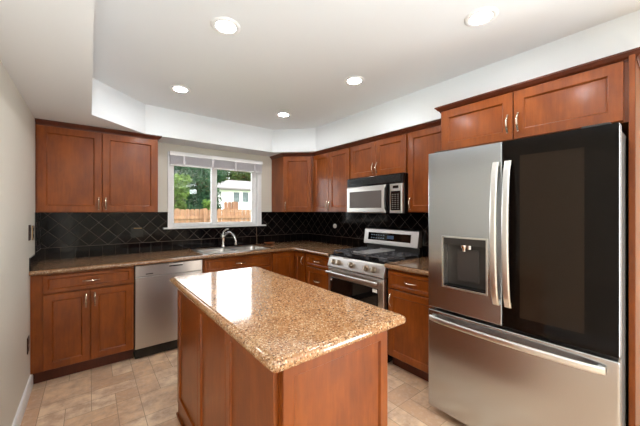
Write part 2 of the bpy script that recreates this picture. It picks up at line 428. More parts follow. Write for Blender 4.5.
def base_cabinet(name, label, loc, rz, w, fronts, depth=.57, body_x=None, group=None):
    t = thing(name, label, 'cabinet', loc, rz, group)
    MB().box(0, w, 0, depth, .105, .868).build('body', WOOD, t)
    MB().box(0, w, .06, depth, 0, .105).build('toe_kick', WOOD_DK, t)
    for kind, x0, x1, z0, z1, h in fronts: add_door(t, x0, x1, z0, z1, kind, .03 if z1 - z0 < .2 else .055, h)
    return t
def upper_cabinet(name, label, loc, rz, w, z0, z1, fronts, depth=.30):
    t = thing(name, label, 'cabinet', loc, rz)
    MB().box(0, w, 0, depth, z0, z1).build('body', WOOD, t)
    for x0, x1, a, b, h in fronts: add_door(t, x0, x1, a, b, 'door', .056, h)
    return t
RB = -pi / 2
EPS = .0015
# left base: filler, drawer over two doors
DR0, DR1, DO0, DO1 = .700, .858, .112, .690
base_cabinet('base_cabinet', 'cherry stained base cabinet left of the dishwasher with one drawer over two doors', (XL + EPS, YBF + DT, 0), 0, .3213 - XL - .003,
             [('drawer', .072, .668, .715, .855, ('h', .37, .785)), ('door', .072, .363, .112, .705, ('v', .335, .62)), ('door', .367, .668, .112, .705, ('v', .395, .62))], YB - YBF - DT - EPS)
# sink base
sb = .9246
SB = base_cabinet('base_cabinet', 'cherry stained sink base cabinet with a false drawer front between dishwasher and corner', (sb + .002, YBF + DT, 0), 0, .80,
             [('drawer', .012, .790, .715, .855, ('h', .40, .785)), ('door', .012, .398, .112, .705, ('v', .365, .62)), ('door', .402, .790, .112, .705, ('v', .435, .62))], YB - YBF - DT - EPS)
bo_ = [c for c in SB.children if c.name.startswith('body')][0]
me_ = bo_.data; bpy.data.objects.remove(bo_); bpy.data.meshes.remove(me_)
dp_ = YB - YBF - DT - EPS
MB().box(0, .018, 0, dp_, .105, .868).box(.782, .80, 0, dp_, .105, .868).box(.018, .782, 0, .018, .105, .868).box(.018, .782, dp_ - .012, dp_, .105, .868).box(.018, .782, .018, dp_ - .012, .105, .12).build('body', WOOD, SB)
# corner base (L-shaped body, two leaves)
cb = thing('corner_cabinet', 'cherry stained corner base cabinet with folding L-shaped door between sink and stove', 'cabinet', (XBF, YBF, 0))
x0c = sb + .804 - XBF; y1c = 2.888 - YBF
MB().prism([(x0c, DT), (DT, DT), (DT, y1c), (XR - XBF - EPS, y1c), (XR - XBF - EPS, YB - YBF - EPS), (x0c, YB - YBF - EPS)], .105, .868).build('body', WOOD, cb)
MB().prism([(x0c, DT + .06), (DT + .06, DT + .06), (DT + .06, y1c), (XR - XBF - EPS, y1c), (XR - XBF - EPS, YB - YBF - EPS), (x0c, YB - YBF - EPS)], 0, .105).build('toe_kick', WOOD_DK, cb)
dl = add_door(cb, x0c + .01, -.002, .112, .855); dl.location = (0, DT, 0)
dr = add_door(cb, 0.003, -y1c - .012, .112, .855, handle=('v', -y1c - .045, .76)); dr.location = (DT, 0, 0); dr.rotation_euler = (0, 0, RB)
# drawer base left of the stove
base_cabinet('drawer_cabinet', 'narrow cherry stained drawer base immediately left of the stove', (XBF + DT, 2.886, 0), RB, 2.886 - SY0 - .003,
             [('drawer', .012, .452, .715, .855, ('h', .232, .785)), ('drawer', .012, .452, .42, .703, ('h', .232, .56)), ('drawer', .012, .452, .112, .408, ('h', .232, .26))], XR - XBF - DT - EPS)
# right of the stove
base_cabinet('base_cabinet', 'cherry stained base cabinet between stove and refrigerator with drawer over single door', (XBF + DT, SY1 - .003, 0), RB, SY1 - YE - .005,
             [('drawer', .012, .474, .70, .85, ('h', .243, .775)), ('door', .012, .474, .112, .688, ('v', .045, .60))], XR - XBF - DT - EPS)

# uppers
UT = 2.117
UD0, UD1 = ZCB + .006, 2.088
upper_cabinet('wall_cabinet', 'two-door cherry stained wall cabinet left of the window', (XL + EPS, YUF + DT, 0), 0, .915, ZCB, UT,
              [(.014, .448, UD0, UD1, ('v', .425, 1.432)), (.453, .905, UD0, UD1, ('v', .478, 1.432))], YB - YUF - DT - EPS)
cu = thing('corner_wall_cabinet', 'diagonal corner wall cabinet with one door, right of the window', 'cabinet', (2.05, YUF + .004, 0), -pi / 4)
# body in world metres converted to the local frame of the diagonal
def to_loc(p):
    dx, dy = p[0] - 2.05, p[1] - (YUF + .004); c, s_ = cos(pi / 4), sin(pi / 4)
    return (dx * c - dy * s_, dx * s_ + dy * c)
cpoly = [to_loc(p) for p in [(2.05, YUF + .004), (XUF + DT - .003, 3.125), (XR - EPS, 3.125), (XR - EPS, YB - EPS), (2.05, YB - EPS)]]
MB().prism(cpoly, ZCB, UT).build('body', WOOD, cu)
cw = cpoly[1][0]
add_door(cu, .012, cw - .02, UD0, UD1, handle=('v', .04, 1.432))
upper_cabinet('wall_cabinet', 'two-door cherry stained wall cabinet between corner cabinet and microwave', (XUF + DT, 3.122, 0), RB, 3.122 - 2.4165, ZCB, UT,
              [(.012, .331, UD0, UD1, ('v', .308, 1.432)), (.335, .694, UD0, UD1, ('v', .358, 1.432))], XR - XUF - DT - EPS)
upper_cabinet('wall_cabinet', 'short two-door cherry stained wall cabinet directly above the microwave', (XUF + DT, 2.4135, 0), RB, 2.4135 - 1.6525, 1.722, UT,
              [(.012, .378, 1.728, UD1, ('v', .354, 1.81)), (.383, .75, 1.728, UD1, ('v', .407, 1.81))], XR - XUF - DT - EPS)
upper_cabinet('wall_cabinet', 'single-door cherry stained wall cabinet between microwave and refrigerator', (XUF + DT, 1.6495, 0), RB, 1.6495 - YE - .003, ZCB, UT,
              [(.012, .465, UD0, UD1, ('v', .042, 1.432))], XR - XUF - DT - EPS)
XFC = 2.05; FY1 = .168
upper_cabinet('refrigerator_cabinet', 'deep two-door cherry stained cabinet above the refrigerator', (XFC + DT, YE - .002, 0), RB, YE - .002 - FY1 - .024, 1.80, UT,
              [(.012, .478, 1.806, 2.098, ('v', .452, 1.905)), (.483, .955, 1.806, 2.098, ('v', .509, 1.905))], XR - XFC - DT - EPS)
one('end_panel', 'tall cherry stained end panel standing right of the refrigerator', 'panel',
    MB().box(XFC + .004, XR - EPS, FY1, FY1 + .02, 0, UT).box(XFC, XFC + DT, FY1 - .0, FY1 + .046 - .024, 0, UT, .001), WOOD)
one('end_panel', 'cherry stained side panel standing left of the refrigerator', 'panel', MB().box(XFC + DT, XR - EPS, YE - .018, YE - .0025, 0, 1.798), WOOD)
# crown, with its shade put into a darker wood colour
def crown(name, label, path):
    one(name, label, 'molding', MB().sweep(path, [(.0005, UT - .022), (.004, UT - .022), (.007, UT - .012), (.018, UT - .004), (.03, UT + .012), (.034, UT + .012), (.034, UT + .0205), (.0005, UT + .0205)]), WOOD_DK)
crown('crown_molding', 'shade-coloured crown molding strip on top of the left wall cabinet', [(XL + .002, YUF + DT), (XL + .9165, YUF + DT), (XL + .9165, YB - .002)])
crown('crown_molding', 'shade-coloured crown molding running along the corner and stove-side wall cabinets', [(2.05, YB - .002), (2.05, YUF + .004), (XUF + DT, 3.118), (XUF + DT, YE + .036)])
crown('crown_molding', 'shade-coloured crown molding around the top of the refrigerator cabinet', [(2.34, YE - .0015), (XFC + DT, YE - .0015), (XFC + DT, FY1), (XR - .002, FY1)])

# ------------------------------------------------------------------ counters
ZB = ZCT - .036
SX0, SX1, SYa, SYb = .944, 1.71, 3.175, 3.625      # sink cut-out
def nose(path):
    r = .018; prof = [(0, ZCT)]
    for k in range(1, 8): a = pi / 2 - pi * k / 8; prof.append((r * cos(a), ZCT - r + r * sin(a)))
    prof.append((0, ZB)); prof.append((-.02, ZB)); prof.append((-.02, ZCT)); return MB().sweep(path, prof)
N_ = .018
def plate(m, xs, ys, fill):
    for i in range(len(xs) - 1):
        for j in range(len(ys) - 1):
            if not fill(i, j): continue
            x0, x1, y0, y1 = xs[i], xs[i + 1], ys[j], ys[j + 1]
            g = lambda a, b: 0 <= a < len(xs) - 1 and 0 <= b < len(ys) - 1 and fill(a, b)
            m.add([(x0, y0, ZCT), (x1, y0, ZCT), (x1, y1, ZCT), (x0, y1, ZCT)], [(0, 1, 2, 3)])
            m.add([(x0, y0, ZB), (x1, y0, ZB), (x1, y1, ZB), (x0, y1, ZB)], [(3, 2, 1, 0)])
            for (a, b, p, q) in ((i, j - 1, (x0, y0), (x1, y0)), (i + 1, j, (x1, y0), (x1, y1)), (i, j + 1, (x1, y1), (x0, y1)), (i - 1, j, (x0, y1), (x0, y0))):
                if not g(a, b): m.add([(*p, ZB), (*q, ZB), (*q, ZCT), (*p, ZCT)], [(0, 1, 2, 3)])
m = nose([(XL + EPS, YCF + N_), (XCF - .045 + N_, YCF + N_), (XCF + N_, YCF - .045 + N_), (XCF + N_, SY0 + .002)])
xs = [XL + EPS, SX0, SX1, XCF + N_, XR - T - .0005]; ys = [SY0 + .002, YCF + N_, SYa, SYb, YB - T - .0005]
plate(m, xs, ys, lambda i, j: (j >= 1 or i == 3) and not (i == 1 and j == 2))
m.prism([(XCF - .045 + N_, YCF + N_), (XCF + N_, YCF + N_ - .045), (XCF + N_ + .002, YCF + N_)], ZB, ZCT)
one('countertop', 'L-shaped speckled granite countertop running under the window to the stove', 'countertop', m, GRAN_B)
m = nose([(XCF + N_, SY1 - .002), (XCF + N_, YE + .001)])
m.box(XCF + N_, XR - T - .0005, YE + .001, SY1 - .002, ZB, ZCT)
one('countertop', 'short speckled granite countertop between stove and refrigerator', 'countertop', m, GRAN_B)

# ------------------------------------------------------------------ sink and faucet
sk = thing('kitchen_sink', 'double bowl stainless steel sink set into the counter below the window', 'sink', (1.327, 3.40, ZCT))
hw, hd = .395, .245; dv = .02
def rrect(x0, x1, y0, y1, r, z, n=5):
    P = []
    for cx, cy, a0 in ((x1 - r, y1 - r, 0), (x0 + r, y1 - r, 90), (x0 + r, y0 + r, 180), (x1 - r, y0 + r, 270)):
        for k in range(n + 1): a = R(a0 + 90 * k / n); P.append((cx + r * cos(a), cy + r * sin(a), z))
    return P
m = MB()
bowls = [(-hw + .03, -dv, -hd + .035, hd - .085), (dv, hw - .03, -hd + .035, hd - .085)]
# rim as a plate with two holes (strips), thin
zt = .004
for x0, x1, y0, y1 in ((-hw, hw, hd - .085, hd), (-hw, hw, -hd, -hd + .035), (-hw, -hw + .03, -hd + .035, hd - .085), (hw - .03, hw, -hd + .035, hd - .085), (-dv, dv, -hd + .035, hd - .085)):
    m.box(x0, x1, y0, y1, .0003, zt)
m.build('rim', STEEL_P, sk)
for b in bowls:
    x0, x1, y0, y1 = b
    rings = [rrect(x0 - .001, x1 + .001, y0 - .001, y1 + .001, .004, zt + .0006), rrect(x0 + .004, x1 - .004, y0 + .004, y1 - .004, .04, zt - .002), rrect(x0 + .012, x1 - .012, y0 + .012, y1 - .012, .055, -.10), rrect(x0 + .02, x1 - .02, y0 + .02, y1 - .02, .06, -.165), rrect(x0 + .05, x1 - .05, y0 + .05, y1 - .05, .06, -.178)]
    mm = MB(); o = len(mm.v); mm.loft(rings, True, False, True); n = len(rings[0]); mm.add(rings[-1], [tuple(range(n))])
    bo = mm.build('bowl', STEEL_P, sk)
    MB().lathe([(.038, -.1775), (.036, -.1765), (.02, -.179), (.001, -.179)], ((x0 + x1) / 2, (y0 + y1) / 2, 0)).build('drain', CHROME, bo)
fa = thing('kitchen_faucet', 'chrome single lever faucet with arched spout behind the sink', 'faucet', (1.305, 3.60, ZCT + zt))
MB().lathe([(.001, 0), (.034, 0), (.034, .008), (.027, .014), (.024, .03), (.022, .09), (.025, .12), (.026, .15), (.022, .165), (.012, .175), (.001, .177)]).build('faucet_body', CHROME, fa)
pts = [(0, 0, .07), (-.0, -.03, .115)]
for k in range(15):
    a = R(150 - k * 12.5); pts.append((.10 * 0, -.115 + .088 * cos(a) * -1 * -1, .135 + .088 * sin(a)))
pts = [(0, 0, .08)] + [(.012 * k / 14, -.12 - .105 * cos(R(180 - k * 13.5)) * -1, .115 + .095 * sin(R(180 - k * 13.5))) for k in range(0, 15)]
pts = [(p[0] * 3, p[1], p[2]) for p in pts]
# spout arcs forward (towards -y) and to the right
sp_ = []
for k in range(17):
    t = k / 16; a = pi * (1 - t) * 1.0
    reach = .20
    f = (1 + cos(a)) / 2 * reach
    z = .10 + .085 * sin(a) + (.0 if t < .5 else -.03 * (t - .5) * 2)
    sp_.append((f * .45, -f * .9, z))
sp_.append((sp_[-1][0] + .002, sp_[-1][1] - .002, .045))
MB().tube([(0, 0, .06)] + sp_, [.016] * 2 + [.0155] * 12 + [.014] * 2 + [.0165] * 3, 14).build('spout', CHROME, fa)
MB().tube([(0, 0, .165), (.012, .0, .20), (.03, -.02, .222), (.055, -.04, .228)], [.016, .012, .010, .008], 12).build('lever', CHROME, fa)
one('soap_dish', 'small shallow brown oval dish on the counter right of the sink', 'dish',
    MB().lathe([(.001, 0), (.03, 0), (.045, .006), (.06, .02), (.064, .024), (.058, .021), (.03, .008), (.001, .006)]), plain('copper_brown', srgb(150, 92, 56), .35, .3), (1.955, 3.61, ZCT + .0005)).scale = (1.25, .8, 1)

# ------------------------------------------------------------------ dishwasher
dwx0, dwx1 = .3213, .9246
dw = thing('dishwasher', 'stainless steel dishwasher built in under the left counter', 'dishwasher', (dwx0, YBF, 0))
w = dwx1 - dwx0
MB().box(.004, w - .004, .02, .57, .02, .866).build('tub', BLACK_M, dw)
dd = MB().rectloft(.006, w - .006, .10, .752, [(0, .03), (0, .004), (.004, 0)]).build('door', STEEL, dw)
cp = MB().rectloft(.006, w - .006, .756, .862, [(0, .03), (0, .004), (.004, 0)]).build('control_panel', STEEL, dw)
MB().box(w * .47, w * .68, -.008, .0, .838, .858, .004).build('handle', STEEL_P, cp)
MB().box(w * .475, w * .675, -.0015, -.0005, .826, .838).build('handle_recess', BLACK_M, cp)
MB().box(.09, .15, -.001, .001, .775, .783).build('maker_mark', GREYP, cp)
MB().box(.006, w - .006, .012, .06, .012, .096).build('kick_plate', BLACK, dw)

# ------------------------------------------------------------------ island
IX0, IX1, IY0, IY1 = .432, 1.104, .773, 2.242
isl = thing('kitchen_island', 'freestanding cherry stained kitchen island base with framed side panels', 'kitchen island', (0, 0, 0))
bx0, bx1, by0, by1 = .462, 1.024, .803, 2.13
PT = .017
MB().box(bx0 + PT, bx1 - PT, by0 + PT, by1 - PT, .09, ZCT - .0396).build('body', WOOD, isl)
MB().box(bx0 + .004, bx1 - .004, by0 + .004, by1 - .004, 0, .085, .003).box(bx0 - .006, bx1 + .006, by0 - .006, by1 + .006, 0, .018, .004).build('base_molding', WOOD, isl)
def ipanel(origin, rz, w, name='side_panel', rail=.05):
    p = MB().rectloft(0, w, .088, ZCT - .0396, [(0, PT), (0, .002), (.002, 0), (rail - .002, 0), (rail, .002), (rail + .004, .010), (rail + .005, .010)]).build(name, WOOD, isl)
    p.location = origin; p.rotation_euler = (0, 0, rz); return p
# left face (towards -X), three framed panels
yy = [2.126, 1.665, 1.25, .826]
for a, b in zip(yy[:-1], yy[1:]): ipanel((bx0, a, 0), RB, a - b - .0015)
ipanel((bx0 + .022, by0, 0), 0, bx1 - bx0 - .046, 'end_panel', .045)
ipanel((bx1, by0 + .023, 0), pi / 2, by1 - by0 - .046, 'side_panel')
ipanel((bx1 - .022, by1, 0), pi, bx1 - bx0 - .046, 'end_panel')
# island top with ogee edge
prof = [(.024, -.0), (.0215, -.0012), (.0195, -.0045), (.0185, -.0055), (.012, -.006), (.006, -.009), (.0018, -.015), (0, -.022), (.001, -.029), (.005, -.035), (.012, -.0385), (.03, -.039)]
rings = []
for ins, dz in prof: rings.append(rrect(IX0 + ins, IX1 - ins, IY0 + ins, IY1 - ins, max(.026 - ins, .006), ZCT + dz, 4))
m = MB(); m.loft(rings, True, True, True)
one('island_countertop', 'polished speckled granite slab with shaped edge on top of the island', 'countertop', m, GRAN)
for i in range(len(m.v)): pass

# ------------------------------------------------------------------ range
rg = thing('gas_range', 'stainless steel gas range with five knobs under the microwave', 'stove', (XCF - .0, SY0 - .002, 0), RB)
w = SY0 - SY1 - .004; dpt = XR - T - XCF - .002
MB().box(0, w, .045, dpt, .03, .888).build('body', BLACK, rg)
for fx in (.03, w - .06):
    for fy in (.1, .5): MB().box(fx, fx + .03, fy, fy + .03, 0, .03).build('foot', BLACK_M, rg)
# sloped control panel
cp = MB().loft([[(x, .06, .776), (x, .0, .776), (x, -.004, .784), (x, .028, .878), (x, .04, .888), (x, .08, .888)] for x in (0, w)]).build('control_panel', STEEL_H, rg)
nrm = Vector((0, -(.878 - .784), -.032)).normalized() * -1
tl = Vector((0, .032, .094)).normalized(); nv = Vector((0, -tl.z, tl.y))
for kx in (.085, .165, .345, .545, .635):
    c = Vector((kx, .012, .831)); rings = []
    for r_, h_ in ((.024, 0), (.030, .002), (.030, .006), (.025, .008), (.024, .026), (.021, .032), (.0005, .033)):
        rings.append([c + nv * h_ + Vector((1, 0, 0)) * r_ * cos(2 * pi * k / 20) + tl * r_ * sin(2 * pi * k / 20) for k in range(20)])
    kb = MB().loft(rings, True, True, True).build('control_knob', plain('knob_steel', srgb(168, 152, 134), .3, 1.0) if kx < .1 else bpy.data.materials['knob_steel'], rg)
    MB().loft([[c + nv * h_ + Vector((1, 0, 0)) * a + tl * b for a, b in ((-.004, -.019), (.004, -.019), (.004, .019), (-.004, .019))] for h_ in (.03, .042)]).build('knob_grip', STEEL_P, kb)
od = MB().rectloft(.004, w - .004, .215, .768, [(0, .045), (0, .004), (.004, 0)]).build('oven_door', STEEL_H, rg)
MB().rectloft(.045, w - .065, .29, .672, [(0, 0), (.001, -.003), (.003, -.004)]).build('oven_window', GLASSBLK, od)
MB().box(w - .125, w - .07, -.0055, -.0042, .635, .665).build('sticker', PLASTIC_W, od)
MB().box(.055, .075, -.0055, -.0042, .635, .66).build('sticker', PLASTIC_W, od)
MB().tube([(.03, -.045, .728), (w * .5, -.05, .728), (w - .03, -.045, .728)], .013, 14).box(.045, .07, -.045, 0, .72, .737).box(w - .07, w - .045, -.045, 0, .72, .737).build('oven_handle', STEEL_P, od)
dw_ = MB().rectloft(.004, w - .004, .06, .207, [(0, .045), (0, .004), (.004, 0)]).build('drawer', STEEL_H, rg)
MB().box(.004, w - .004, .06, .3, .886, .9).box(.0, w, .08, dpt - .06, .886, .903, .004).build('cooktop', BLACK, rg)
# burners
for bx, by in ((.14, .17), (.14, .43), (.38, .30), (.62, .17), (.62, .43)):
    MB().lathe([(.001, .902), (.05, .902), (.046, .914), (.03, .916), (.03, .922), (.001, .924)], (bx, by, 0), seg=20).build('burner', IRON, rg)
# three cast iron grates
for gx0, gx1 in ((.012, .262), (.268, .494), (.50, w - .012)):
    m = MB(); z0, z1 = .928, .942; y0, y1 = .075, .545; bw = .013
    m.box(gx0, gx1, y0, y0 + bw, z0, z1, .002).box(gx0, gx1, y1 - bw, y1, z0, z1, .002).box(gx0, gx0 + bw, y0, y1, z0, z1, .002).box(gx1 - bw, gx1, y0, y1, z0, z1, .002)
    m.box(gx0, gx1, (y0 + y1) / 2 - bw / 2, (y0 + y1) / 2 + bw / 2, z0, z1, .002)
    for k in (1, 2): xk = gx0 + (gx1 - gx0) * k / 3; m.box(xk - .004, xk + .004, y0, y1, z0, z1, .002)
    for yk in (.17, .43): m.box(gx0, gx1, yk - .004, yk + .004, z0, z1, .002)
    for px_ in (gx0, gx1 - bw):
        for py_ in (y0, y1 - bw, (y0 + y1) / 2): m.box(px_, px_ + bw, py_, py_ + bw, .902, z0)
    m.build('grate', IRON, rg)
MB().rectloft(0, 0, 0, 0, [(0, 0), (0, 0)]) if False else None
MB().box(.285, .478, .10, .525, .943, .951, .003).box(.285, .478, .10, .112, .951, .958).box(.285, .478, .513, .525, .951, .958).build('griddle', plain('griddle_grey', srgb(165, 163, 162), .35, .3), rg)
# backguard
MB().box(0.03, w - .03, dpt - .055, dpt, .88, .995).build('vent_riser', GREYP, rg)
bg = MB().loft([[(x, dpt, .985), (x, dpt - .075, .985), (x, dpt - .082, .992), (x, dpt - .055, 1.155), (x, dpt - .045, 1.163), (x, dpt, 1.163)] for x in (0, w - .035)]).build('backguard', STEEL_H, rg)
def on_bg(x0, x1, t0, t1, h):     # quad slab on the sloped backguard face
    a = Vector((0, dpt - .082, .992)); b = Vector((0, dpt - .055, 1.155)); n = Vector((0, -(b - a).z, (b - a).y)).normalized()
    q = []
    for hh in (-.001, h): q.append([a + (b - a) * t + Vector((x, 0, 0)) + n * hh for x, t in ((x0, t0), (x1, t0), (x1, t1), (x0, t1))])
    return MB().loft(q)
ds = on_bg(w * .08, w * .84, .26, .78, .0015).build('display', GLASSBLK, bg)
dm = plain('display_mark', srgb(120, 140, 160), .4)
for r_ in range(2):
    mk = MB()
    for k in range(6): x = w * (.14 + k * .045); q = on_bg(x, x + .018, .38 + r_ * .2, .44 + r_ * .2, .0022); mk.add(q.v, q.f)
    mk.build('touch_key', dm, ds)
on_bg(w * .44, w * .56, .40, .62, .0022).build('clock', plain('clock_blue', srgb(60, 84, 120), .3), ds)

# ------------------------------------------------------------------ microwave
mw = thing('microwave', 'stainless and black over-the-range microwave above the gas range', 'microwave', (2.285, 2.405, 0), RB)
w = 2.405 - 1.6535; z0, z1 = 1.340, 1.7195; dp = XR - T - .003 - 2.285
MB().box(0, w, .02, dp, z0, z1, .003).build('body', BLACK, mw)
m = MB().box(0, w, -.002, .02, 1.628, z1, .003)
vg = m.build('vent_grille', BLACK, mw)
mm = MB()
for k in range(7): mm.box(.03, w - .03, -.005, -.002, 1.645 + k * .010, 1.650 + k * .010)
mm.build('louver', BLACK_M, vg)
dr_ = MB().rectloft(.006, .548, z0 + .004, 1.624, [(0, .02), (0, -.008), (.006, -.014), (.012, -.015)]).build('door', STEEL_P, mw)
MB().rectloft(.05, .505, z0 + .055, 1.572, [(0, -.014), (.002, -.0165), (.006, -.017)]).build('window', plain('smoked_glass', srgb(100, 94, 92), .05), dr_)
MB().tube([(.572, -.012, z0 + .02), (.572, -.034, z0 + .05), (.572, -.04, z0 + .135), (.572, -.034, 1.585), (.572, -.012, 1.612)], .0125, 12).box(.552, .596, -.01, .02, z0 + .004, 1.624, .003).build('handle', BLACK, mw)
cpn = MB().rectloft(.60, w - .006, z0 + .004, 1.624, [(0, .02), (0, -.008), (.006, -.014)]).build('control_panel', STEEL_P, mw)
MB().rectloft(.618, w - .022, z0 + .03, 1.555, [(0, -.012), (.001, -.016)]).build('keypad', GLASSBLK, cpn)
MB().rectloft(.64, w - .045, 1.578, 1.606, [(0, -.012), (.001, -.016)]).build('display', GLASSBLK, cpn)
mk = MB()
for r_ in range(8):
    for c_ in range(3): mk.box(.632 + c_ * .031, .650 + c_ * .031, -.0172, -.016, z0 + .045 + r_ * .019, z0 + .052 + r_ * .019)
mk.build('key_print', plain('key_grey', srgb(120, 116, 110), .5), cpn)

# ------------------------------------------------------------------ refrigerator
XF = 1.809; FY0, FYe, FYs = 1.109, .195, .655; FZ = 1.751
rf = thing('refrigerator', 'stainless french door refrigerator with dark glass right door', 'refrigerator', (XF, FY0, 0), RB)
w = FY0 - FYe; sx = FY0 - FYs; dth = .065
MB().box(.006, w - .006, dth + .006, .80, .03, 1.735, .004).build('cabinet_body', plain('fridge_side_grey', srgb(92, 90, 88), .4, .4), rf)
for fx in (.03, w - .07):
    for fy in (.12, .7): MB().box(fx, fx + .04, fy, fy + .04, 0, .03).build('foot', BLACK_M, rf)
MB().box(.02, w - .02, .07, .11, .012, .06).build('kick_grille', BLACK_M, rf)
MB().box(.03, .13, .02, .12, FZ - .016, FZ + .012, .004).build('hinge_cover', GREYP, rf)
MB().box(w - .13, w - .03, .02, .12, FZ - .016, FZ + .012, .004).build('hinge_cover', GREYP, rf)
STEEL_F = m_steel('fridge_brushed_steel', srgb(188, 192, 196), .25, axis=0)
# left door with a dispenser recess: slab pieces around the hole
DX0, DX1, DZ0, DZ1 = FY0 - 1.004, FY0 - .737, .878, 1.197
fz0 = .722
def doorprofile(x0, x1, z0, z1, mat, name):
    return MB().box(x0, x1, 0, dth, z0, z1, .006).build(name, mat, rf)
m = MB()
bm_r = .006
xsd = [.0, DX0, DX1, sx - .002]; zsd = [fz0, DZ0, DZ1, FZ]
def frame_hole(m, X, Z, d0, d1):
    for (a, b, c, d_) in ((0, 1, 0, 3), (2, 3, 0, 3), (1, 2, 0, 1), (1, 2, 2, 3)):
        x0, x1, z0_, z1_ = X[a], X[b], Z[c], Z[d_]
        m.add([(x0, d0, z0_), (x1, d0, z0_), (x1, d0, z1_), (x0, d0, z1_)], [(0, 1, 2, 3)])
    # reveal inside
    m.add([(X[1], d0, Z[1]), (X[2], d0, Z[1]), (X[2], d0, Z[2]), (X[1], d0, Z[2]), (X[1], d1, Z[1]), (X[2], d1, Z[1]), (X[2], d1, Z[2]), (X[1], d1, Z[2])],
          [(0, 1, 5, 4), (1, 2, 6, 5), (2, 3, 7, 6), (3, 0, 4, 7)])
b_ = .005
X = [b_, DX0, DX1, sx - .002 - b_]; Z = [fz0 + b_, DZ0, DZ1, FZ - b_]
frame_hole(m, X, Z, 0, .05)
ring = lambda i, y: [(0 + i, y, fz0 + i), (sx - .002 - i, y, fz0 + i), (sx - .002 - i, y, FZ - i), (0 + i, y, FZ - i)]
m.loft([ring(b_, 0), ring(.0015, .0015), ring(0, b_), ring(0, dth)], True, False)
m.add(ring(0, dth), [(0, 1, 2, 3)])
ld = m.build('left_door', STEEL_F, rf)
m = MB()
m.box(DX0 - .006, DX0 + .004, -.003, .05, DZ0 - .006, DZ1 + .006, .001).box(DX1 - .004, DX1 + .006, -.003, .05, DZ0 - .006, DZ1 + .006, .001)
m.box(DX0, DX1, -.003, .05, DZ1 - .004, DZ1 + .006, .001).box(DX0, DX1, -.003, .05, DZ0 - .006, DZ0 + .004, .001)
m.build('dispenser_frame', STEEL_P, ld)
MB().box(DX0 + .004, DX1 - .004, .048, .06, DZ0 + .004, DZ1 - .004).box(DX0 + .004, DX1 - .004, .003, .05, DZ1 - .045, DZ1 - .004, .002).build('dispenser_recess', GREYP, ld)
MB().box(DX0 + .075, DX1 - .06, .040, .048, DZ0 + .045, DZ1 - .075, .003).build('dispenser_paddle', plain('paddle_grey', srgb(58, 54, 52), .3), ld)
xc = (DX0 + DX1) / 2
MB().lathe([(.02, DZ1 - .045), (.02, DZ1 - .06), (.012, DZ1 - .07), (.012, DZ1 - .085), (.001, DZ1 - .085)], (xc - .01, .03, 0)).lathe([(.012, DZ1 - .045), (.012, DZ1 - .07), (.001, DZ1 - .07)], (xc + .025, .028, 0)).build('dispenser_nozzle', CHROME, ld)
MB().box(DX0 + .004, DX1 - .004, .0, .05, DZ0 + .004, DZ0 + .014, .001).build('drip_tray', BLACK, ld)
rd = MB().box(sx + .002, w, .004, dth, fz0, FZ, .003).build('right_door', STEEL_F, rf)
MB().box(sx + .003, w - .001, 0, .0045, fz0 + .001, FZ - .001, .001).build('glass_front', plain('tinted_door_glass', srgb(16, 11, 8), .05, spec=.12), rd)
MB().box(sx + .085, w - .115, -.0004, .0002, fz0 + .07, FZ - .09).build('view_window', plain('tinted_view_glass', srgb(38, 29, 22), .06, spec=.12), rd)
fd = MB().box(0, w, 0, dth, .055, .705, .006).build('freezer_drawer', STEEL_F, rf)
def bar_v(x, za, zb):
    N = 16; rings = []
    for i in range(N + 1):
        t = i / N; z = za + (zb - za) * t; out = -.022 - .040 * sin(pi * t) ** .6; hw_ = .0165; th = .007
        if i in (0, N): out = -.018
        rings.append([(x - hw_, out + th, z), (x - hw_, out, z), (x - hw_ * .6, out - th * .5, z), (x + hw_ * .6, out - th * .5, z), (x + hw_, out, z), (x + hw_, out + th, z)])
    m = MB().loft(rings, True, True, False)
    for z in (za + .012, zb - .012): m.box(x - .012, x + .012, -.02, 0.001, z - .012, z + .012, .002)
    return m
bar_v(sx - .026, .838, 1.638).build('handle', STEEL_P, ld)
bar_v(sx + .034, .838, 1.638).build('handle', STEEL_P, rd)
N = 20; rings = []
for i in range(N + 1):
    t = i / N; x = .022 + (w - .064) * t; out = -.02 - .035 * sin(pi * t) ** .5; hh = .0165; th = .008; z = .655
    rings.append([(x, out + th, z - hh), (x, out, z - hh), (x, out - th * .5, z - hh * .6), (x, out - th * .5, z + hh * .6), (x, out, z + hh), (x, out + th, z + hh)])
m = MB().loft(rings, True, True, False).box(.025, .05, -.022, .001, .643, .667, .002).box(w - .07, w - .045, -.022, .001, .643, .667, .002)
m.build('handle', STEEL_P, fd)

# ------------------------------------------------------------------ ceiling lamps
def lamp(label):
    t = thing('recessed_ceiling_light', label, 'ceiling light', (0, 0, 0), 0, None)
    MB().lathe([(.052, -.001), (.054, -.006), (.066, -.010), (.078, -.008), (.084, -.003), (.084, -.0005), (.052, -.0005)], seg=40).build('trim_ring', TRIMW, t)
    MB().lathe([(.001, -.002), (.053, -.002), (.053, -.004), (.001, -.0045)], seg=40).build('diffuser', LAMPM, t)
    return t
lamps = [((.622, 1.673), 'lit round recessed ceiling light, the large one above the island left side'),
         ((1.702, .722), 'lit round recessed ceiling light nearest the refrigerator'),
         ((1.712, 1.718), 'lit round recessed ceiling light in the middle, toward the stove'),
         ((.63, 2.784), 'lit round recessed ceiling light nearest the left wall cabinet'),
         ((1.696, 2.811), 'small lit round recessed ceiling light nearest the corner cabinet'),
         ((.622, .60), 'lit round recessed ceiling light added out of view above the viewer')]  # unseen lamp, completes the grid and is kept for its light
L0 = lamp(lamps[0][1]); L0['group'] = 'recessed ceiling lights'
for k, ((x, y), lb) in enumerate(lamps):
    o = L0 if k == 0 else copy_tree(L0, label=lb)
    o.location = (x, y, ZC)
